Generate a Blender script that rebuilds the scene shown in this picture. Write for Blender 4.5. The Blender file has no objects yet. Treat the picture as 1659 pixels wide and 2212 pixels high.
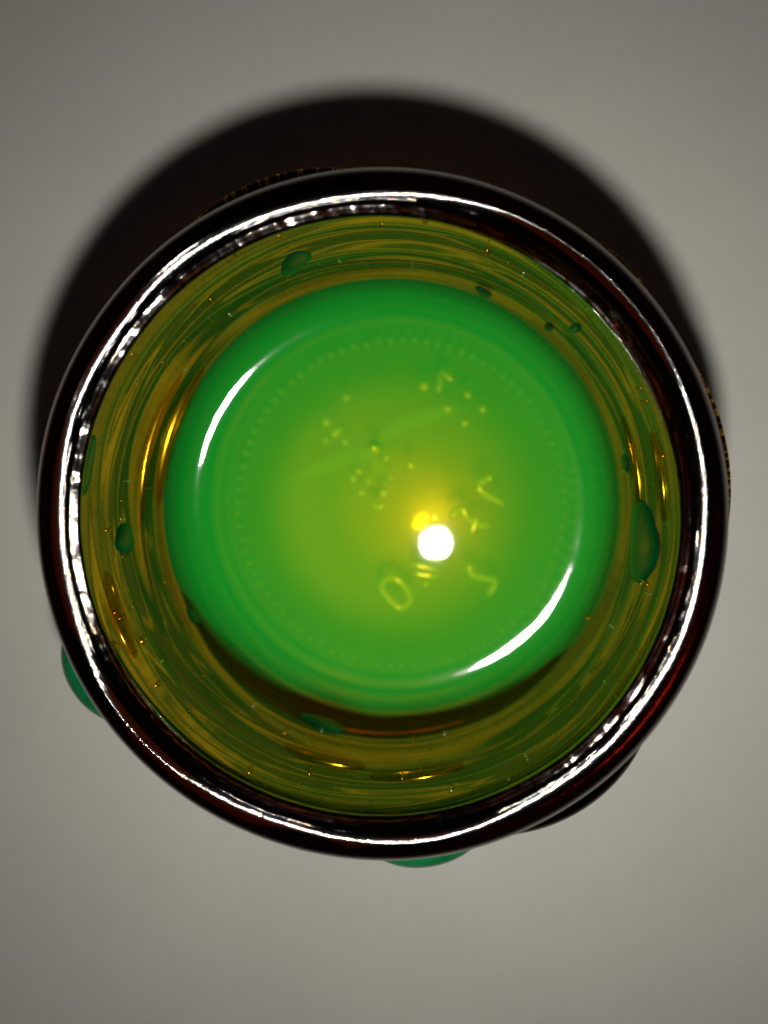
import bpy, bmesh, math, random
from mathutils import Vector, Matrix
from mathutils import noise as mnoise

random.seed(7)
MM = 0.001
sc = bpy.context.scene
col = sc.collection

# ------------------------------------------------------------------ camera
F = 1650.0                      # focal length in units where the picture is 1659 wide, 2212 high
CX, CY = 829.5, 1106.0
NADIR = (920.0, 1030.0)         # where the plumb line under the lens meets the picture
CAM = Vector((3.45, 2.95, 90.0))  # millimetres, jar axis at the origin
b = Vector(((NADIR[0] - CX) / F, (CY - NADIR[1]) / F, 1.0)).normalized()
rx = Vector((0, 1, 0)).cross(b).normalized()
uy = b.cross(rx)
cam_d = bpy.data.cameras.new('camera')
cam = bpy.data.objects.new('camera', cam_d)
col.objects.link(cam)
m = Matrix((rx, uy, b)).transposed().to_4x4()
m.translation = CAM * MM
cam.matrix_world = m
cam_d.sensor_fit = 'HORIZONTAL'
cam_d.sensor_width = 36.0
cam_d.lens = 36.0 * F / 1659.0
cam_d.clip_start = 0.002
cam_d.clip_end = 10.0
cam_d.dof.use_dof = True
cam_d.dof.focus_distance = 0.0565
cam_d.dof.aperture_fstop = 25.0
sc.camera = cam

# ------------------------------------------------------------------ world: an unlit room
w = bpy.data.worlds.new('World')
sc.world = w
w.use_nodes = True
w.node_tree.nodes['Background'].inputs[0].default_value = (0.85, 0.9, 1.0, 1)
w.node_tree.nodes['Background'].inputs[1].default_value = 0.006

# ------------------------------------------------------------------ the one lamp: a small flash beside the lens
fl = bpy.data.lights.new('flash', 'AREA')
fl.shape = 'DISK'
fl.size = 4.2 * MM
fl.energy = 0.060
fl.color = (1.0, 0.965, 0.88)
flo = bpy.data.objects.new('flash', fl)
flo.location = (CAM + Vector((1.7, -12.0, 0.0))) * MM
col.objects.link(flo)

vs = sc.view_settings
vs.view_transform = 'Standard'
vs.look = 'None'
vs.exposure = 0.0
vs.gamma = 1.0
vs.use_curve_mapping = False
cy = sc.cycles
cy.max_bounces = 14
cy.transmission_bounces = 12
cy.transparent_max_bounces = 24
cy.glossy_bounces = 6
cy.volume_bounces = 3
cy.caustics_refractive = True
cy.caustics_reflective = False
cy.blur_glossy = 0.3
cy.sample_clamp_indirect = 2.0
cy.use_denoising = True


# ------------------------------------------------------------------ helpers
def ray(px, py):
    d = rx * ((px - CX) / F) + uy * ((CY - py) / F) - b
    return d.normalized()


def at(px, py, z):
    """point (mm) at height z behind that place of the photograph"""
    d = ray(px, py)
    return CAM + d * ((z - CAM.z) / d.z)


def on_tube(px, py, r):
    """where the line of sight meets an upright tube of radius r about the jar axis (from inside)"""
    d = ray(px, py)
    a_ = d.x * d.x + d.y * d.y
    b_ = 2 * (CAM.x * d.x + CAM.y * d.y)
    c_ = CAM.x ** 2 + CAM.y ** 2 - r * r
    t = (-b_ + math.sqrt(b_ * b_ - 4 * a_ * c_)) / (2 * a_)
    return CAM + d * t


def mesh_obj(name, verts, faces, mat, parent=None, smooth=True):
    me = bpy.data.meshes.new(name)
    me.from_pydata([tuple(c * MM for c in v) for v in verts], [], faces)
    bm = bmesh.new()
    bm.from_mesh(me)
    bmesh.ops.recalc_face_normals(bm, faces=bm.faces)
    bm.to_mesh(me)
    bm.free()
    if smooth:
        me.polygons.foreach_set('use_smooth', [True] * len(me.polygons))
    me.materials.append(mat)
    o = bpy.data.objects.new(name, me)
    col.objects.link(o)
    if parent:
        o.parent = parent
    return o


def tag(o, label, cat, group=None, kind=None):
    o['label'] = label
    o['category'] = cat
    if group:
        o['group'] = group
    if kind:
        o['kind'] = kind
    return o


def chaikin(pts, n=2, closed=True):
    for _ in range(n):
        out = []
        L = len(pts)
        rng = range(L) if closed else range(L - 1)
        for i in rng:
            p, q = pts[i], pts[(i + 1) % L]
            out.append((p[0] * .75 + q[0] * .25, p[1] * .75 + q[1] * .25))
            out.append((p[0] * .25 + q[0] * .75, p[1] * .25 + q[1] * .75))
        if not closed:
            out = [pts[0]] + out + [pts[-1]]
        pts = out
    return pts


def lathe_closed(name, prof, seg, mat, parent, wob=None):
    """closed ring: a closed profile of (r, z) swept about the axis"""
    verts, faces = [], []
    n = len(prof)
    for i in range(seg):
        t = 2 * math.pi * i / seg
        for (r, z) in prof:
            if wob:
                dr, dz = wob(t, r, z)
            else:
                dr = dz = 0
            verts.append(((r + dr) * math.cos(t), (r + dr) * math.sin(t), z + dz))
    for i in range(seg):
        j = (i + 1) % seg
        for k in range(n):
            l = (k + 1) % n
            faces.append((i * n + k, j * n + k, j * n + l, i * n + l))
    return mesh_obj(name, verts, faces, mat, parent)


class NT:
    """tiny helper for node materials"""
    def __init__(self, name):
        self.m = bpy.data.materials.new(name)
        self.m.use_nodes = True
        self.t = self.m.node_tree
        self.t.nodes.clear()
        self.out = self.t.nodes.new('ShaderNodeOutputMaterial')

    def n(self, kind, **kw):
        nd = self.t.nodes.new(kind)
        for k, v in kw.items():
            if k.startswith('i_'):
                key = k[2:]
                key = int(key) if key.isdigit() else key.replace('_', ' ')
                if isinstance(v, tuple) and len(v) == 2 and hasattr(v[0], 'outputs'):
                    self.t.links.new(v[0].outputs[v[1]], nd.inputs[key])
                elif hasattr(v, 'outputs'):
                    self.t.links.new(v.outputs[0], nd.inputs[key])
                else:
                    nd.inputs[key].default_value = v
            else:
                setattr(nd, k, v)
        return nd

    def math(self, op, a, b_=0.0, c=None):
        nd = self.n('ShaderNodeMath', operation=op)
        for i, v in enumerate((a, b_, c)):
            if v is None:
                continue
            if isinstance(v, tuple):
                self.t.links.new(v[0].outputs[v[1]], nd.inputs[i])
            elif hasattr(v, 'outputs'):
                self.t.links.new(v.outputs[0], nd.inputs[i])
            else:
                nd.inputs[i].default_value = v
        return nd

    def polar(self):
        """returns (unit x, unit y, z in mm, radius in mm) sockets from object space"""
        tc = self.n('ShaderNodeTexCoord')
        sx = self.n('ShaderNodeSeparateXYZ', i_0=(tc, 3))
        x2 = self.math('MULTIPLY', (sx, 0), (sx, 0))
        y2 = self.math('MULTIPLY_ADD', (sx, 1), (sx, 1), x2)
        r = self.math('SQRT', y2)
        ux = self.math('DIVIDE', (sx, 0), r)
        uy_ = self.math('DIVIDE', (sx, 1), r)
        z = self.math('MULTIPLY', (sx, 2), 1000.0)
        rm = self.math('MULTIPLY', r, 1000.0)
        return ux, uy_, z, rm

    def vec(self, x, y, z):
        nd = self.n('ShaderNodeCombineXYZ')
        for i, v in enumerate((x, y, z)):
            if hasattr(v, 'outputs'):
                self.t.links.new(v.outputs[0], nd.inputs[i])
            else:
                nd.inputs[i].default_value = v
        return nd

    def ramp(self, fac, stops):
        nd = self.n('ShaderNodeValToRGB', i_0=fac)
        e = nd.color_ramp.elements
        while len(e) > 1:
            e.remove(e[-1])
        e[0].position = stops[0][0]
        e[0].color = stops[0][1]
        for p, c in stops[1:]:
            x = e.new(p)
            x.color = c
        return nd

    def surf(self, s):
        self.t.links.new(s.outputs[0], self.out.inputs['Surface'])

    def vol(self, s):
        self.t.links.new(s.outputs[0], self.out.inputs['Volume'])


def g4(v):
    return (v, v, v, 1)


# ------------------------------------------------------------------ materials
def mat_table():
    t = NT('matte_pale_tabletop')
    tc = t.n('ShaderNodeTexCoord')
    nz = t.n('ShaderNodeTexNoise', i_Vector=(tc, 3), i_Scale=25.0, i_Detail=5.0, i_Roughness=0.6)
    fine = t.n('ShaderNodeTexNoise', i_Vector=(tc, 3), i_Scale=900.0, i_Detail=3.0)
    mx = t.math('MULTIPLY_ADD', nz, 0.7, t.math('MULTIPLY', fine, 0.3))
    c = t.ramp(mx, [(0.3, (0.57, 0.562, 0.523, 1)), (0.7, (0.65, 0.641, 0.597, 1))])
    bp = t.n('ShaderNodeBump', i_Height=fine, i_Strength=0.15, i_Distance=0.00005)
    p = t.n('ShaderNodeBsdfPrincipled', i_Base_Color=c, i_Roughness=0.75, i_Normal=bp)
    p.inputs['Specular IOR Level'].default_value = 0.25
    t.surf(p)
    return t.m


AMBER = (0.60, 0.30, 0.012, 1)


def mat_wall():
    """brown bottle glass; the inside carries a thin smeared film of green gel, with reflection bands painted into its colour"""
    t = NT('amber_glass_residue_reflections')
    ux, uy_, z, r = t.polar()
    # broad bands that follow the wall round
    v1 = t.vec(t.math('MULTIPLY', ux, 0.7), t.math('MULTIPLY', uy_, 0.7), t.math('MULTIPLY', z, 0.30))
    rings = t.n('ShaderNodeTexNoise', i_Vector=v1, i_Scale=1.0, i_Detail=1.5, i_Roughness=0.5, i_Distortion=0.15)
    v0 = t.vec(t.math('MULTIPLY', ux, 2.0), t.math('MULTIPLY', uy_, 2.0), t.math('MULTIPLY', z, 1.3))
    lines = t.n('ShaderNodeTexNoise', i_Vector=v0, i_Scale=1.0, i_Detail=3.0, i_Roughness=0.6)
    v2 = t.vec(t.math('MULTIPLY', ux, 30.0), t.math('MULTIPLY', uy_, 30.0), t.math('MULTIPLY', z, 0.35))
    drag = t.n('ShaderNodeTexNoise', i_Vector=v2, i_Scale=1.0, i_Detail=4.0, i_Roughness=0.65)
    inside = t.math('LESS_THAN', r, 21.4)
    bump_h = t.math('MULTIPLY_ADD', rings, 1.0, t.math('MULTIPLY_ADD', drag, 0.03, t.math('MULTIPLY', lines, 0.04)))
    # pin-head beads and dents that glint
    v4 = t.vec(t.math('MULTIPLY', ux, 13.0), t.math('MULTIPLY', uy_, 13.0), t.math('MULTIPLY', z, 0.5))
    vo = t.n('ShaderNodeTexVoronoi', i_Vector=v4, i_Scale=1.0, i_Randomness=1.0)
    pin = t.n('ShaderNodeMapRange', i_0=(vo, 0), i_1=0.10, i_2=0.0, i_3=0.0, i_4=1.0)
    bump_h = t.math('MULTIPLY_ADD', pin, 0.12, bump_h)
    bp = t.n('ShaderNodeBump', i_Height=bump_h, i_Strength=0.6, i_Distance=0.0010)
    glass = t.n('ShaderNodeBsdfGlass', i_Color=AMBER, i_Roughness=0.015, i_IOR=1.52, i_Normal=bp)
    tr = t.n('ShaderNodeBsdfTransparent', i_Color=(0.55, 0.24, 0.03, 1))
    g = t.n('ShaderNodeMixShader', i_0=0.018, i_1=glass, i_2=tr)
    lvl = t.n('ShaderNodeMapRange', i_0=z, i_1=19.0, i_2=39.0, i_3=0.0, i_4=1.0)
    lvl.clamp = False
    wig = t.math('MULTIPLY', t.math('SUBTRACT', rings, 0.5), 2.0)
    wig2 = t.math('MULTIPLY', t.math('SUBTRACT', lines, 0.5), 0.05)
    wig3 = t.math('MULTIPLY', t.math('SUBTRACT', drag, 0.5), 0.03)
    tone = t.math('ADD', t.math('ADD', lvl, wig), t.math('ADD', wig2, wig3))  # reflection bands of the wall, painted by height into the film colour
    refl_bands = t.ramp(tone, [(0.06, (0.20, 0.08, 0.003, 1)), (0.18, (0.38, 0.19, 0.004, 1)), (0.28, (0.26, 0.135, 0.005, 1)), (0.33, (0.06, 0.04, 0.005, 1)),
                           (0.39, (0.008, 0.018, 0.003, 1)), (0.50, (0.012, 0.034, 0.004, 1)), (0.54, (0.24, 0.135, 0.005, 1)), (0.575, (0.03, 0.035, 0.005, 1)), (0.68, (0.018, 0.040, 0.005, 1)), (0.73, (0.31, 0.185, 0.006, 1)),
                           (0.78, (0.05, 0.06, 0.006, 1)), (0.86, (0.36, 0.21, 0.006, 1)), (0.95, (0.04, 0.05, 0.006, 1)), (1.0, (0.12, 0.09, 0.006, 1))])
    # below the gel's contact line the wall is wetted green, lower down where the gel has shrunk away
    dotp = t.math('MULTIPLY_ADD', ux, -0.139, t.math('MULTIPLY', uy_, -0.99))
    gap = t.n('ShaderNodeMapRange', i_0=dotp, i_1=0.45, i_2=0.78, i_3=0.0, i_4=5.5)
    line = t.math('SUBTRACT', 21.2, gap)
    wet = t.math('LESS_THAN', z, line)
    film_bands = t.n('ShaderNodeMix', data_type='RGBA')
    t.t.links.new(wet.outputs[0], film_bands.inputs[0])
    t.t.links.new(refl_bands.outputs[0], film_bands.inputs[6])
    film_bands.inputs[7].default_value = (0.0, 0.16, 0.025, 1)
    df = t.n('ShaderNodeBsdfPrincipled', i_Base_Color=(film_bands, 2), i_Roughness=0.16, i_Normal=bp)
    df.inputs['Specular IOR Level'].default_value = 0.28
    ds = t.n('ShaderNodeBsdfTranslucent', i_Color=(film_bands, 2))
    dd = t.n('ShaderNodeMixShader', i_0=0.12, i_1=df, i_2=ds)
    cover = t.ramp(drag, [(0.25, g4(0.68)), (0.75, g4(0.92))])
    # wiped bare in a strip just above the gel where the gel has shrunk from the wall
    edge = t.math('MULTIPLY_ADD', gap, 0.30, 20.3)
    bare = t.n('ShaderNodeMapRange', i_0=t.math('SUBTRACT', z, edge), i_1=0.0, i_2=0.7, i_3=0.0, i_4=1.0)
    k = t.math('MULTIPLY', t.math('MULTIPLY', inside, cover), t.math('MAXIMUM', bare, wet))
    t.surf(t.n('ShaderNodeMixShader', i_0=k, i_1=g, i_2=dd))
    return t.m


def mat_rim():
    t = NT('cut_amber_glass_edge')
    ux, uy_, z, r = t.polar()
    v2 = t.vec(t.math('MULTIPLY', ux, 75.0), t.math('MULTIPLY', uy_, 75.0), t.math('MULTIPLY', r, 0.4))
    cuts = t.n('ShaderNodeTexNoise', i_Vector=v2, i_Scale=1.0, i_Detail=4.0, i_Roughness=0.7)
    v3 = t.vec(t.math('MULTIPLY', ux, 7.0), t.math('MULTIPLY', uy_, 7.0), t.math('MULTIPLY', r, 0.8))
    chips = t.n('ShaderNodeTexNoise', i_Vector=v3, i_Scale=1.0, i_Detail=3.0)
    inner = t.n('ShaderNodeMapRange', i_0=r, i_1=21.9, i_2=21.5, i_3=0.0, i_4=1.0)
    v5 = t.vec(t.math('MULTIPLY', ux, 20.0), t.math('MULTIPLY', uy_, 20.0), t.math('MULTIPLY', r, 0.6))
    nick = t.n('ShaderNodeTexNoise', i_Vector=v5, i_Scale=1.0, i_Detail=1.0)
    low = t.n('ShaderNodeMapRange', i_0=r, i_1=20.85, i_2=20.65, i_3=0.0, i_4=2.2)
    h = t.math('MULTIPLY_ADD', t.math('MULTIPLY', cuts, inner), 0.5, t.math('MULTIPLY', chips, 0.35))
    h = t.math('MULTIPLY_ADD', nick, low, h)
    bp = t.n('ShaderNodeBump', i_Height=h, i_Strength=0.5, i_Distance=0.00012)
    tint = t.ramp(t.n('ShaderNodeMapRange', i_0=r, i_1=20.6, i_2=21.6, i_3=0.0, i_4=1.0), [(0.0, (0.75, 0.36, 0.08, 1)), (1.0, (0.22, 0.06, 0.01, 1))])
    glass = t.n('ShaderNodeBsdfGlass', i_Color=tint, i_Roughness=0.03, i_IOR=1.52, i_Normal=bp)
    gl = t.n('ShaderNodeBsdfGlossy', i_Color=(1, 1, 1, 1), i_Roughness=0.08, i_Normal=bp)
    fr = t.n('ShaderNodeFresnel', i_IOR=1.5)
    t.surf(t.n('ShaderNodeMixShader', i_0=fr, i_1=glass, i_2=gl))
    return t.m


def mat_thread():
    t = NT('dark_amber_glass_glints')
    ux, uy_, z, r = t.polar()
    v2 = t.vec(t.math('MULTIPLY', ux, 60.0), t.math('MULTIPLY', uy_, 60.0), t.math('MULTIPLY', z, 0.3))
    cuts = t.n('ShaderNodeTexNoise', i_Vector=v2, i_Scale=1.0, i_Detail=3.0, i_Roughness=0.7)
    bp = t.n('ShaderNodeBump', i_Height=cuts, i_Strength=0.6, i_Distance=0.0003)
    g = t.n('ShaderNodeBsdfGlass', i_Color=(0.35, 0.11, 0.01, 1), i_Roughness=0.05, i_IOR=1.52)
    gl = t.n('ShaderNodeBsdfGlossy', i_Color=(1.0, 0.60, 0.08, 1), i_Roughness=0.45, i_Normal=bp)
    glint_dash = t.ramp(cuts, [(0.52, g4(0.0)), (0.60, g4(0.95))])  # gold glints painted along the thread as dashes of glossy tint
    t.surf(t.n('ShaderNodeMixShader', i_0=glint_dash, i_1=g, i_2=gl))
    return t.m


def mat_glint_ridge():
    t = NT('glint_ridge_gloss')
    tr = t.n('ShaderNodeBsdfTransparent', i_Color=(0.9, 0.72, 0.2, 1))
    gl = t.n('ShaderNodeBsdfGlossy', i_Color=(1.0, 0.62, 0.02, 1), i_Roughness=0.12)  # yellow gloss stands in for reflection off the outer amber surface
    t.surf(t.n('ShaderNodeMixShader', i_0=0.06, i_1=tr, i_2=gl))
    return t.m


def mat_glint():
    t = NT('orange_glint_bead')
    tr = t.n('ShaderNodeBsdfTransparent', i_Color=(0.9, 0.72, 0.2, 1))
    gl = t.n('ShaderNodeBsdfGlossy', i_Color=(1.0, 0.50, 0.03, 1), i_Roughness=0.34)  # orange of the glints put into the gloss colour
    t.surf(t.n('ShaderNodeMixShader', i_0=0.4, i_1=tr, i_2=gl))
    return t.m


def mat_painted_glint():
    t = NT('painted_yellow_glint')
    gl = t.n('ShaderNodeBsdfGlossy', i_Color=(1.0, 0.85, 0.03, 1), i_Roughness=0.35)
    df = t.n('ShaderNodeBsdfDiffuse', i_Color=(0.9, 0.75, 0.02, 1))  # glint colour painted as bright yellow
    t.surf(t.n('ShaderNodeMixShader', i_0=0.35, i_1=df, i_2=gl))
    return t.m


def mat_clear():
    t = NT('white_glint_bead')
    tr = t.n('ShaderNodeBsdfTransparent', i_Color=(1, 1, 1, 1))
    gl = t.n('ShaderNodeBsdfGlossy', i_Color=(1.0, 0.92, 0.75, 1), i_Roughness=0.3)
    t.surf(t.n('ShaderNodeMixShader', i_0=0.5, i_1=tr, i_2=gl))
    return t.m


def mat_dot():
    t = NT('lensed_yellow_dot')
    gl = t.n('ShaderNodeBsdfGlossy', i_Color=(1.0, 0.85, 0.03, 1), i_Roughness=0.3)
    df = t.n('ShaderNodeBsdfDiffuse', i_Color=(1.0, 0.85, 0.02, 1))  # bright yellow stands in for light lensed by the dots
    t.surf(t.n('ShaderNodeMixShader', i_0=0.10, i_1=df, i_2=gl))
    return t.m


def mat_bead():
    t = NT('thick_outer_green_gel')
    tc = t.n('ShaderNodeTexCoord')
    nz = t.n('ShaderNodeTexNoise', i_Vector=(tc, 3), i_Scale=400.0, i_Detail=3.0)
    c = t.ramp(nz, [(0.3, (0.003, 0.10, 0.030, 1)), (0.7, (0.006, 0.17, 0.050, 1))])
    t.surf(t.n('ShaderNodeBsdfPrincipled', i_Base_Color=c, i_Roughness=0.12))
    return t.m


def mat_base():
    t = NT('clear_amber_base_glass')
    ux, uy_, z, r = t.polar()
    under = t.math('LESS_THAN', z, 6.0)
    ior = t.math('MULTIPLY_ADD', under, 0.25, 1.12)
    tr = t.n('ShaderNodeBsdfTransparent', i_Color=(0.95, 0.87, 0.05, 1))
    gl = t.n('ShaderNodeBsdfGlossy', i_Color=(1.0, 0.80, 0.05, 1), i_Roughness=0.06)
    fr = t.n('ShaderNodeFresnel', i_IOR=ior)
    df = t.n('ShaderNodeBsdfDiffuse', i_Color=(0.95, 0.72, 0.01, 1))
    up = t.math('MULTIPLY', t.math('SUBTRACT', 1.0, under), 0.15)
    body = t.n('ShaderNodeMixShader', i_0=up, i_1=tr, i_2=df)
    sheen = t.n('ShaderNodeBsdfGlossy', i_Color=(1.0, 0.76, 0.01, 1), i_Roughness=0.52)
    body = t.n('ShaderNodeMixShader', i_0=0.27, i_1=body, i_2=sheen)
    t.surf(t.n('ShaderNodeMixShader', i_0=fr, i_1=body, i_2=gl))
    return t.m


def mat_emboss():
    t = NT('raised_glass_lensed_yellow')
    tr = t.n('ShaderNodeBsdfTransparent', i_Color=(0.9, 0.75, 0.1, 1))
    gl = t.n('ShaderNodeBsdfGlossy', i_Color=(1.0, 0.78, 0.05, 1), i_Roughness=0.25)
    df = t.n('ShaderNodeBsdfDiffuse', i_Color=(1.0, 0.80, 0.01, 1))  # light lensed by the raised marks, painted as diffuse yellow
    a_ = t.n('ShaderNodeMixShader', i_0=0.75, i_1=tr, i_2=df)
    t.surf(t.n('ShaderNodeMixShader', i_0=0.24, i_1=a_, i_2=gl))
    return t.m


def mat_gel():
    t = NT('translucent_green_gel')
    tc = t.n('ShaderNodeTexCoord')
    nz = t.n('ShaderNodeTexNoise', i_Vector=(tc, 3), i_Scale=160.0, i_Detail=2.0)
    bp = t.n('ShaderNodeBump', i_Height=nz, i_Strength=0.06, i_Distance=0.0004)
    tr = t.n('ShaderNodeBsdfTransparent', i_Color=(1, 1, 1, 1))
    gl = t.n('ShaderNodeBsdfGlossy', i_Color=(1, 1, 1, 1), i_Roughness=0.03, i_Normal=bp)
    # the gel wets the glass below: only its free surface mirrors
    ux, uy_, z, r = t.polar()
    nzs = t.n('ShaderNodeSeparateXYZ', i_0=(t.n('ShaderNodeNewGeometry'), 3))
    fr = t.math('MULTIPLY', t.n('ShaderNodeFresnel', i_IOR=1.42), t.math('MULTIPLY', t.math('GREATER_THAN', z, 18.6), t.math('GREATER_THAN', t.math('ABSOLUTE', (nzs, 2)), 0.45)))
    t.surf(t.n('ShaderNodeMixShader', i_0=fr, i_1=tr, i_2=gl))
    sca = t.n('ShaderNodeVolumeScatter', i_Color=(0.0, 0.97, 0.11, 1), i_Density=112.0, i_Anisotropy=0.0)
    ab = t.n('ShaderNodeVolumeAbsorption', i_Color=(0.12, 0.975, 0.30, 1), i_Density=100.0)
    t.vol(t.n('ShaderNodeAddShader', i_0=sca, i_1=ab))
    return t.m


def mat_caustic():
    t = NT('painted_caustic_green')
    t.vol(t.n('ShaderNodeVolumeScatter', i_Color=(0.22, 1.0, 0.02, 1), i_Density=400.0))  # caustic light put into the colour of a scattering streak
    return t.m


def mat_drop():
    t = NT('thick_green_gel')
    tc = t.n('ShaderNodeTexCoord')
    nz = t.n('ShaderNodeTexNoise', i_Vector=(tc, 3), i_Scale=500.0, i_Detail=3.0)
    c = t.ramp(nz, [(0.3, (0.0, 0.018, 0.006, 1)), (0.7, (0.0, 0.060, 0.014, 1))])
    p = t.n('ShaderNodeBsdfPrincipled', i_Base_Color=c, i_Roughness=0.14)
    tr = t.n('ShaderNodeBsdfTransparent', i_Color=(0.02, 0.38, 0.10, 1))
    lw = t.n('ShaderNodeLayerWeight', i_Blend=0.4)
    k = t.ramp((lw, 1), [(0.0, g4(0.55)), (1.0, g4(0.9))])
    t.surf(t.n('ShaderNodeMixShader', i_0=k, i_1=tr, i_2=p))
    return t.m


M_DOT, M_BEAD = mat_dot(), mat_bead()
M_GLINT_RIDGE, M_CAUSTIC, M_GLINT, M_PAINTED_GLINT, M_CLEAR = mat_glint_ridge(), mat_caustic(), mat_glint(), mat_painted_glint(), mat_clear()
M_TABLE, M_WALL, M_RIM, M_THREAD, M_BASE, M_EMB, M_GEL, M_DROP = (
    mat_table(), mat_wall(), mat_rim(), mat_thread(), mat_base(), mat_emboss(), mat_gel(), mat_drop())

# ------------------------------------------------------------------ the tabletop
S = 400.0
tb = mesh_obj('tabletop', [(-S, -S, 0), (S, -S, 0), (S, S, 0), (-S, S, 0), (-S, -S, -12), (S, -S, -12), (S, S, -12), (-S, S, -12)],
              [(0, 1, 2, 3), (7, 6, 5, 4), (0, 4, 5, 1), (1, 5, 6, 2), (2, 6, 7, 3), (3, 7, 4, 0)], M_TABLE, smooth=False)
tb['kind'] = 'structure'

# ------------------------------------------------------------------ the jar
jar = bpy.data.objects.new('glass_jar', None)
jar.empty_display_size = 0.01
col.objects.link(jar)
tag(jar, 'round amber glass jar seen from above, holding green gel, on the pale tabletop', 'jar')

R_IN = 20.6
inner = [(R_IN + 0.06 * mnoise.noise((z * 0.35, 3.1, 0.0)) + 0.02 * math.sin(z * 1.9), z) for z in [0.6 + i * 0.7 for i in range(54)]]
outer = [(22.0, 38.5), (22.6, 37.2), (23.6, 35.4), (24.2, 33.4), (24.6, 31.0), (24.8, 26.0), (24.8, 18.0), (24.5, 9.0), (24.0, 4.0), (23.2, 1.4), (22.2, 0.15), (21.2, 0.15)]
outer = chaikin(outer, 2, closed=False)


def wall_wob(t, r, z):
    n_ = mnoise.noise((math.cos(t) * 1.5, math.sin(t) * 1.5, z * 0.22 + 5.0))
    return (0.06 * n_, 0.0)


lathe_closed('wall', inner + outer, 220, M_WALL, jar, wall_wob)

rim_p = [(20.75, 38.55), (20.25, 38.75), (19.98, 39.1), (19.96, 39.42), (20.05, 39.53), (20.22, 39.63), (20.38, 39.73), (20.54, 39.82), (20.62, 39.92), (20.67, 40.04), (20.77, 40.15),
         (20.90, 40.228), (21.05, 40.305), (21.2, 40.37), (21.38, 40.425), (21.62, 40.45), (21.9, 40.39), (22.15, 40.24), (22.4, 39.98), (22.65, 39.6), (22.85, 39.25), (22.9, 39.0), (22.7, 38.75), (22.3, 38.6), (21.9, 38.55)]


def rim_wob(t, r, z):
    n_ = mnoise.noise((math.cos(t) * 2.2, math.sin(t) * 2.2, 1.7))
    f_ = mnoise.noise((math.cos(t) * 14, math.sin(t) * 14, 4.2))
    k = 1.0 if r < 21.4 else 0.35
    d = math.degrees(t) % 360
    # bevel tilt varied by stretch, shaped to fade or broaden the rim highlight
    g = 2.4 * math.exp(-((d - 45) / 20) ** 2) - 0.55 * math.exp(-((d - 318) / 22) ** 2) + 0.7 * math.exp(-((d - 222) / 14) ** 2) + 0.35 * n_
    tilt = -0.30 * g * max(0.0, 21.5 - r) if z > 39.3 else 0.0
    return (k * (0.06 * n_ + 0.012 * f_), 0.05 * n_ + k * 0.008 * f_ + tilt)


lathe_closed('rim', chaikin([(19.96 + (r - 19.96) * 1.105, z) for r, z in rim_p], 2), 420, M_RIM, jar, rim_wob)


PK = at(935, 1110, 15.5)


def z_base(x, y):
    """upper side of the glass base: a push-up near the middle, a moat at its foot"""
    r = math.hypot(x, y)
    d = math.hypot(x - PK.x, y - PK.y)
    f = min(1.0, max(0.0, (r - 9.0) / 11.2))
    return 12.4 + 3.4 * math.exp(-(d / 9.0) ** 2) - 5.6 * (f * f * (3 - 2 * f)) ** 2.0 + 0.012 * math.sin(r * 1.5)


def disc_solid(name, R, top, bot, nr, ns, mat, parent):
    """closed body between two height fields over a disc of radius R(t)"""
    verts, faces = [], []
    for lvl in (top, bot):
        verts.append((0, 0, lvl(0, 0)))
        for i in range(1, nr + 1):
            f_ = (i / nr) ** 0.8
            for j in range(ns):
                t = 2 * math.pi * j / ns
                r = R(t) * f_
                verts.append((r * math.cos(t), r * math.sin(t), lvl(r, t)))
    N = 1 + nr * ns
    for s in (0, 1):
        o = s * N
        for j in range(ns):
            k = (j + 1) % ns
            faces.append((o, o + 1 + j, o + 1 + k))
            for i in range(nr - 1):
                a_ = o + 1 + i * ns
                faces.append((a_ + j, a_ + ns + j, a_ + ns + k, a_ + k))
    a_ = 1 + (nr - 1) * ns
    for j in range(ns):
        k = (j + 1) % ns
        faces.append((a_ + j, N + a_ + j, N + a_ + k, a_ + k))
    return mesh_obj(name, verts, faces, mat, parent)


base = disc_solid('base', lambda t: 20.44, lambda r, t: z_base(r * math.cos(t), r * math.sin(t)), lambda r, t: 0.5 + 4.0 * math.exp(-(r / 14.0) ** 4), 40, 128, M_BASE, jar)

# the knurled ring and the raised marks on the base
dome_me = dot_me = None


def dome(name, x, y, z, r, h, parent, me=None):
    if me is None:
        verts, faces = [(0, 0, 1.0)], []
        ns = 10
        for i in range(1, 4):
            a_ = math.pi / 2 * i / 3
            for j in range(ns):
                t = 2 * math.pi * j / ns
                verts.append((math.sin(a_) * math.cos(t), math.sin(a_) * math.sin(t), math.cos(a_)))
        for j in range(ns):
            k = (j + 1) % ns
            faces.append((0, 1 + j, 1 + k))
            for i in range(2):
                q = 1 + i * ns
                faces.append((q + j, q + ns + j, q + ns + k, q + k))
        o = mesh_obj(name, verts, faces, M_EMB, parent)
    else:
        o = bpy.data.objects.new(name, me)
        col.objects.link(o)
        o.parent = parent
    o.location = (x * MM, y * MM, z * MM)
    o.scale = (r, r, h)
    return o


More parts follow.
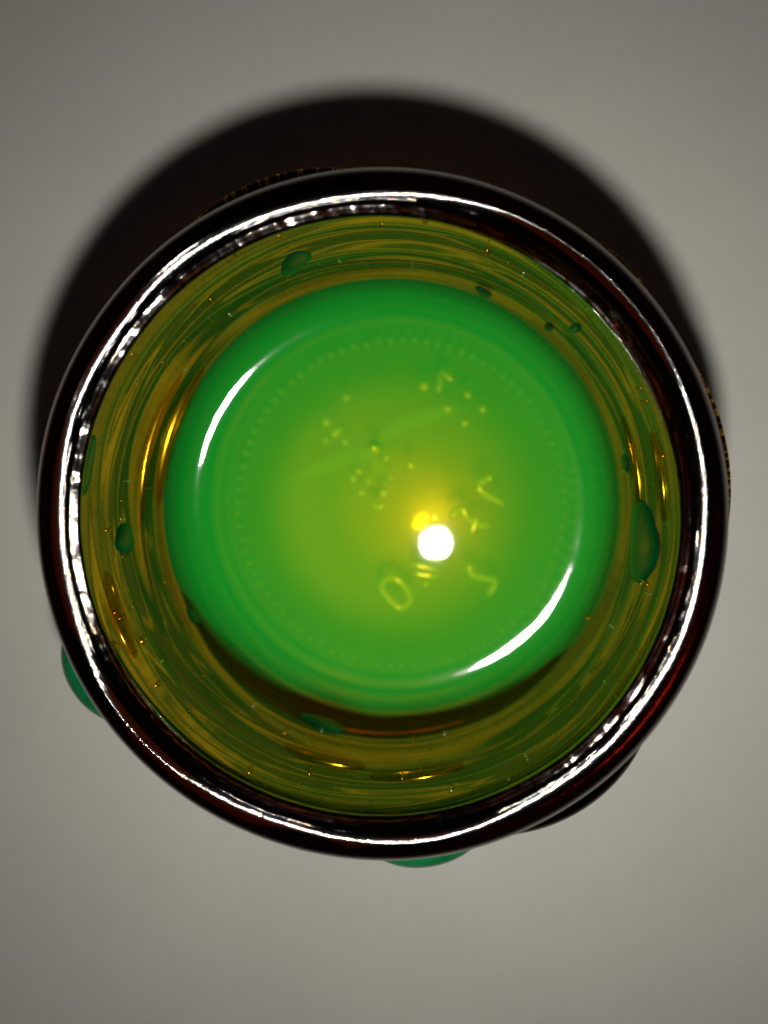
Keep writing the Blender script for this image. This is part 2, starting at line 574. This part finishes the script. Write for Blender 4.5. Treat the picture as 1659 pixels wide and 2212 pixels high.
ZB = 11.0
cen = at(868, 1085, ZB)
NDOT = 84
for ring, (rad, cnt, ph) in enumerate(((356, NDOT, 0.0), (384, NDOT, 0.5))):
    for i in range(cnt):
        t = 2 * math.pi * (i + ph) / cnt
        if ring == 1 and not (-1.2 < math.atan2(math.sin(t), math.cos(t)) < 0.25):
            continue
        q = at(868 + rad * math.cos(t) + random.uniform(-2, 2), 1085 - rad * math.sin(t) + random.uniform(-2, 2), ZB)
        s = random.uniform(0.27, 0.34)
        o = dome('stipple_dot', q.x, q.y, z_base(q.x, q.y) - 0.02, s, s * 7.0, base, dot_me)
        if dome_me is None:
            dome_me = o.data.copy()
            dot_me = o.data
            dot_me.materials[0] = M_DOT


def zoom2(x, y):
    """place in the enlarged view of the base marks -> picture place"""
    return ((1150 + x * 0.6028) * 0.54004, (1350 + y * 0.6028) * 0.54004)


def zm(p):
    return z_base(p.x, p.y)


q = at(808, 968, 17.6)  # yellow glint where the streaks meet, added as a bright dome
glint_dot = dome('raised_or_glint_dot', q.x, q.y, 15.2, 0.55, 2.9, base, dome_me.copy())
glint_dot.data.materials[0] = M_PAINTED_GLINT

for (x, y, s) in [(905, 310, .62), (1205, 365, .5), (1305, 465, .5), (1065, 465, .5), (1180, 565, .45), (375, 385, .48), (240, 555, .62), (300, 630, .62),
                  (235, 680, .4), (370, 690, .5), (820, 850, .55), (655, 800, .42), (430, 940, .48), (470, 890, .42), (540, 955, .42), (490, 1030, .46), (640, 1035, .58),
                  (685, 930, .34), (1210, 1535, .52), (920, 1640, .4), (1165, 1140, .45), (1340, 935, .42)]:
    px, py = zoom2(x, y)
    q = at(px, py, 14.6)
    dome('raised_or_glint_dot', q.x, q.y, zm(q) - 0.02, s * 0.9, s * 0.8, base, dome_me)


def stroke(name, pts, rad, parent, closed=False):
    P = [at(*zoom2(x, y), 14.6) for x, y in pts]
    if closed:
        P.append(P[0])
    # resample
    Q = []
    for i in range(len(P) - 1):
        for k in range(5):
            Q.append(P[i].lerp(P[i + 1], k / 5))
    Q.append(P[-1])
    for _ in range(3):
        Q = [Q[0]] + [(Q[i - 1] + Q[i] * 2 + Q[i + 1]) / 4 for i in range(1, len(Q) - 1)] + [Q[-1]]
    verts, faces = [], []
    ns = 8
    for i, q in enumerate(Q):
        d = (Q[min(i + 1, len(Q) - 1)] - Q[max(i - 1, 0)])
        d.z = 0
        d.normalize()
        s_ = Vector((-d.y, d.x, 0))
        e = 1.0
        if not closed:
            e = min(1.0, 0.35 + min(i, len(Q) - 1 - i) / 3)
        for j in range(ns):
            a_ = math.pi * j / (ns - 1)
            v = q + s_ * (math.cos(a_) * rad * e)
            verts.append((v.x, v.y, zm(q) - 0.03 + math.sin(a_) * rad * 1.0 * e))
    for i in range(len(Q) - 1):
        for j in range(ns - 1):
            faces.append((i * ns + j, i * ns + j + 1, (i + 1) * ns + j + 1, (i + 1) * ns + j))
    return mesh_obj(name, verts, faces, M_EMB, parent)


for pts, cl in [([(650, 1605), (720, 1600), (790, 1670), (820, 1740), (790, 1800), (730, 1810), (660, 1740), (610, 1665)], True),
                ([(1345, 930), (1285, 960), (1265, 1000), (1310, 1040), (1440, 1110)], False),
                ([(1005, 350), (1015, 270), (1022, 195), (1105, 262)], False),
                ([(1210, 1540), (1230, 1590), (1395, 1620), (1375, 1680), (1335, 1735)], False),
                ([(820, 1500), (910, 1520), (1010, 1545)], False),
                ([(830, 1560), (900, 1575), (1000, 1590)], False),
                ([(1090, 1200), (1110, 1150), (1165, 1130), (1180, 1190), (1250, 1240), (1345, 1252)], False),
                ([(1255, 1185), (1240, 1240), (1215, 1310)], False),
                ([(340, 585), (310, 640)], False),
                ([(560, 1090), (600, 1140), (640, 1100)], False)]:
    stroke('raised_character', pts, 0.37, base, cl)


# ------------------------------------------------------------------ screw thread lugs on the outside of the neck
def blob_on_tube(name, th, zc, R, side, ha, hz, thick, mat, parent=None, seed=0, tear=0.0, n1=28, n2=18, slope=0.0, wob=0.15):
    """a low mound clinging to a tube of radius R: ha / hz half width along the wall / half height, thick = how far it stands off"""
    rnd = random.Random(seed)
    p1, p2 = rnd.uniform(0, 6), rnd.uniform(0, 6)
    o = []

    def pos(u, v):
        a_ = u
        e = 1 + wob * math.sin(2 * a_ + p1) + wob * 0.6 * math.sin(3 * a_ + p2)
        s = v * e
        xx = s * math.cos(a_) * ha
        zz = s * math.sin(a_) * hz
        if tear:
            xx *= 1 - tear * (s * math.sin(a_) * 0.5 + 0.0)
        h = thick * (max(0.0, 1 - v * v)) ** 0.6
        return xx, zz + slope * xx, h

    verts, faces = [], []
    for layer in (1, 0):
        for i in range(n2 + 1):
            v = i / n2
            for j in range(n1):
                u = 2 * math.pi * j / n1
                xx, zz, h = pos(u, v)
                rr = R + side * (h if layer else -0.12)
                if layer and i == n2:
                    rr = R - side * 0.02
                t = th + xx / R
                verts.append((rr * math.cos(t), rr * math.sin(t), zc + zz))
    N = (n2 + 1) * n1
    for s in (0, 1):
        for i in range(n2):
            for j in range(n1):
                k = (j + 1) % n1
                faces.append((s * N + i * n1 + j, s * N + (i + 1) * n1 + j, s * N + (i + 1) * n1 + k, s * N + i * n1 + k))
    for j in range(n1):
        k = (j + 1) % n1
        faces.append((n2 * n1 + j, N + n2 * n1 + j, N + n2 * n1 + k, n2 * n1 + k))
    ob = mesh_obj(name, verts, faces, mat, parent)
    return ob


def ang(px, py, z):
    q = at(px, py, z)
    return math.atan2(q.y, q.x)


blob_on_tube('thread', ang(1240, 1720, 31), 30.5, 24.6, 1, 9.0, 2.0, 3.3, M_RIM, jar, 3, wob=0.03)
blob_on_tube('thread', ang(560, 420, 35), 34.6, 23.8, 1, 8.5, 1.1, 1.9, M_THREAD, jar, 5, wob=0.03)
blob_on_tube('thread', ang(1565, 960, 34), 33.8, 24.1, 1, 9.5, 1.3, 1.35, M_THREAD, jar, 6, wob=0.03)
blob_on_tube('thread', ang(1340, 560, 34), 34.2, 24.0, 1, 5.0, 1.1, 1.2, M_THREAD, jar, 8, wob=0.03)

# ridges added inside the wall to make yellow-tinted flash reflections
for (px, py, lng, hz, th_, sl, sd) in [(372, 935, 150, 0.9, 0.55, 0.0, 41), (328, 960, 165, 0.7, 0.35, 0.0, 42), (1372, 1010, 110, 0.6, 0.35, 0.0, 43),
                                       (1425, 1030, 90, 0.6, 0.35, 0.0, 44), (255, 1330, 90, 0.9, 0.5, 0.1, 45), (700, 1640, 90, 0.6, 0.4, 0.0, 46), (900, 1672, 95, 0.9, 0.4, 0.0, 47)]:
    q = on_tube(px, py, R_IN - 0.1)
    blob_on_tube('added_glint_ridge', math.atan2(q.y, q.x), q.z, R_IN - 0.06, -1, lng * (q - CAM).length / F, hz, th_, M_GLINT_RIDGE, jar, sd, wob=0.04, slope=sl)

# beads added on the wall to make orange and white glints
for (px, py, w_) in [(247, 1400, 26), (308, 1383, 15), (252, 1322, 12), (262, 1335, 10), (1428, 985, 13), (1330, 700, 22), (1345, 722, 16), (1395, 1260, 14), (620, 590, 9), (505, 548, 9), (458, 648, 9),
                     (1268, 1335, 9), (670, 1668, 9), (1052, 545, 10), (920, 476, 12), (340, 1480, 9)]:
    q = on_tube(px, py, R_IN)
    blob_on_tube('added_glint_bead', math.atan2(q.y, q.x), q.z, R_IN - 0.03, -1, w_ / 2 * (q - CAM).length / F, 0.55, 0.28, M_GLINT, jar, px, wob=0.1, n1=12, n2=6)
rs = random.Random(21)
for i in range(64):  # more small beads added for scattered sparkle
    th = rs.uniform(0.0, 2 * math.pi)
    blob_on_tube('added_glint_bead', th, rs.uniform(22.5, 37.5), R_IN - 0.03, -1, rs.uniform(0.07, 0.16), rs.uniform(0.35, 0.9), rs.uniform(0.10, 0.2),
                 M_GLINT if i % 3 else M_CLEAR, jar, 100 + i, wob=0.1, n1=8, n2=4)

# ------------------------------------------------------------------ the gel in the jar
LEV = 19.2


def r_gel(t):
    d = math.degrees(t) % 360
    # pulled back from the wall along the near side
    g = 0.0
    if 200 < d < 325:
        s = math.sin((d - 200) / 125 * math.pi)
        g = 1.3 * s ** 1.4
        g += 0.40 * math.exp(-((d - 252) / 9) ** 2) - 0.2 * math.exp(-((d - 266) / 7) ** 2)
    g += 0.06 * mnoise.noise((math.cos(t) * 3, math.sin(t) * 3, 0.3))
    return 20.42 - max(0.0, g)


def men(t):
    """the gel does not climb the wall equally high all round"""
    k = 1.0
    for c, wd, amt in ((math.radians(118), math.radians(50), 0.07), (math.radians(-46), math.radians(40), 0.22)):
        d = (t - c + math.pi) % (2 * math.pi) - math.pi
        k -= amt * (1 - math.exp(-(d / wd) ** 2)) * max(0.0, math.cos(d)) ** 2
    return k


def gel_top(r, t):
    d = math.degrees(t) % 360
    g = 1.3 * math.sin((d - 200) / 125 * math.pi) ** 1.4 if 200 < d < 325 else 0.0
    x = max(0.0, 20.42 - g - r)
    n_ = mnoise.noise((r * math.cos(t) * 0.10, r * math.sin(t) * 0.10, 2.0))
    return LEV + men(t) * (1.95 + 0.5 * math.cos(t - 2.36)) * math.exp(-x / (3.0 + 0.45 * math.cos(t - 2.36))) + 0.012 * n_


gel = disc_solid('green_gel', r_gel, gel_top, lambda r, t: z_base(r * math.cos(t), r * math.sin(t)) + 0.06, 90, 200, M_GEL, None)
gel.data.set_sharp_from_angle(angle=math.radians(40))
tag(gel, 'pool of glossy translucent green gel filling the bottom of the amber jar', 'gel')

# bright green streaks added in the gel in place of caustic light arcs
def caustic_streak(pts, wid, z):
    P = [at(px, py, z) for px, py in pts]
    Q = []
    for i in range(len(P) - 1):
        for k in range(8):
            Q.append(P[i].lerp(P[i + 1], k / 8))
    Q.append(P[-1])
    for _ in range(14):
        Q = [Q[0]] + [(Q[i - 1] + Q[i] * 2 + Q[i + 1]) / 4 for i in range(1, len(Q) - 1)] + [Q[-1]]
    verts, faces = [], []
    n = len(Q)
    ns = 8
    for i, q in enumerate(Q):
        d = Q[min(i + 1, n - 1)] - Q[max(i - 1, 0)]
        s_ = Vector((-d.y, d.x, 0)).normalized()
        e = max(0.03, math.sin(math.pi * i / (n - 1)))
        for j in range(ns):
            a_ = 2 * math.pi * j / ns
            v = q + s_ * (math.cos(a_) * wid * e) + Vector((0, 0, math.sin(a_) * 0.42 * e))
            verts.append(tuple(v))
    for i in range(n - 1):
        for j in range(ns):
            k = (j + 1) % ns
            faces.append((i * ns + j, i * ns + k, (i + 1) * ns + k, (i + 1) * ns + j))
    return mesh_obj('caustic_streak', verts, faces, M_CAUSTIC, gel)


caustic_streak([(600, 1050), (700, 1003), (775, 980), (825, 970)], 1.0, 17.75)
caustic_streak([(790, 985), (830, 940), (880, 910), (960, 885), (1040, 880)], 0.95, 17.75)
caustic_streak([(795, 950), (808, 990), (825, 1030), (850, 1065)], 0.6, 17.75)

# ------------------------------------------------------------------ gel that clings to the glass
def inside_drop(px, py, wpx, hz, thick, label, seed, tear=0.0, slope=0.0):
    q = on_tube(px, py, R_IN)
    D = (q - CAM).length
    o = blob_on_tube('gel_drop', math.atan2(q.y, q.x), q.z, R_IN + 0.05, -1, wpx / 2 * D / F, hz, thick, M_DROP, None, seed, tear, slope=slope)
    return tag(o, label, 'drop', 'gel clinging to the inside wall')


inside_drop(1392, 1172, 160, 4.0, 0.75, 'largest green drop on the inside wall, at the right', 11)
inside_drop(637, 566, 72, 2.3, 0.45, 'dark green drop high on the inside wall, above the gel', 12, slope=-0.4)
inside_drop(268, 1165, 58, 2.2, 0.5, 'dark green drop halfway up the left inside wall', 13)
inside_drop(186, 1010, 120, 1.2, 0.3, 'thin dark green smear just under the rim at the left', 14)
inside_drop(1045, 631, 40, 1.2, 0.4, 'flat dark speck on the wall above the upper edge of the gel', 15)
inside_drop(1186, 706, 17, 1.3, 0.4, 'left of two tiny dark specks on the upper right inside wall', 16)
inside_drop(1243, 708, 22, 1.6, 0.4, 'right of two tiny dark specks on the upper right inside wall', 17)
inside_drop(1351, 1000, 36, 1.2, 0.3, 'small dark speck between the gel and the largest drop', 18)
inside_drop(415, 1332, 46, 1.0, 0.4, 'narrow dark green fleck at the lower left edge of the gel', 19)
inside_drop(700, 1565, 110, 1.4, 0.5, 'dark green smear below the gel, under its dented lower edge', 20)


def outside_drop(px, py, z, ha, hz, thick, label, seed):
    o = blob_on_tube('gel_bead', ang(px, py, z), z, 24.6, 1, ha, hz, thick + 0.8, M_BEAD, None, seed, wob=0.05)
    return tag(o, label, 'drop', 'gel on the outside of the jar')


outside_drop(165, 1475, 30, 5.2, 3.0, 3.5, 'green bead with a bright glint outside the jar, at the lower left', 31)
outside_drop(915, 1855, 30, 5.6, 2.6, 3.0, 'wide green bead outside the jar, under the bottom of the rim', 32)
outside_drop(655, 1830, 30, 4.0, 2.2, 2.4, 'thin sliver of green gel outside the rim, left of the wide bead', 33)
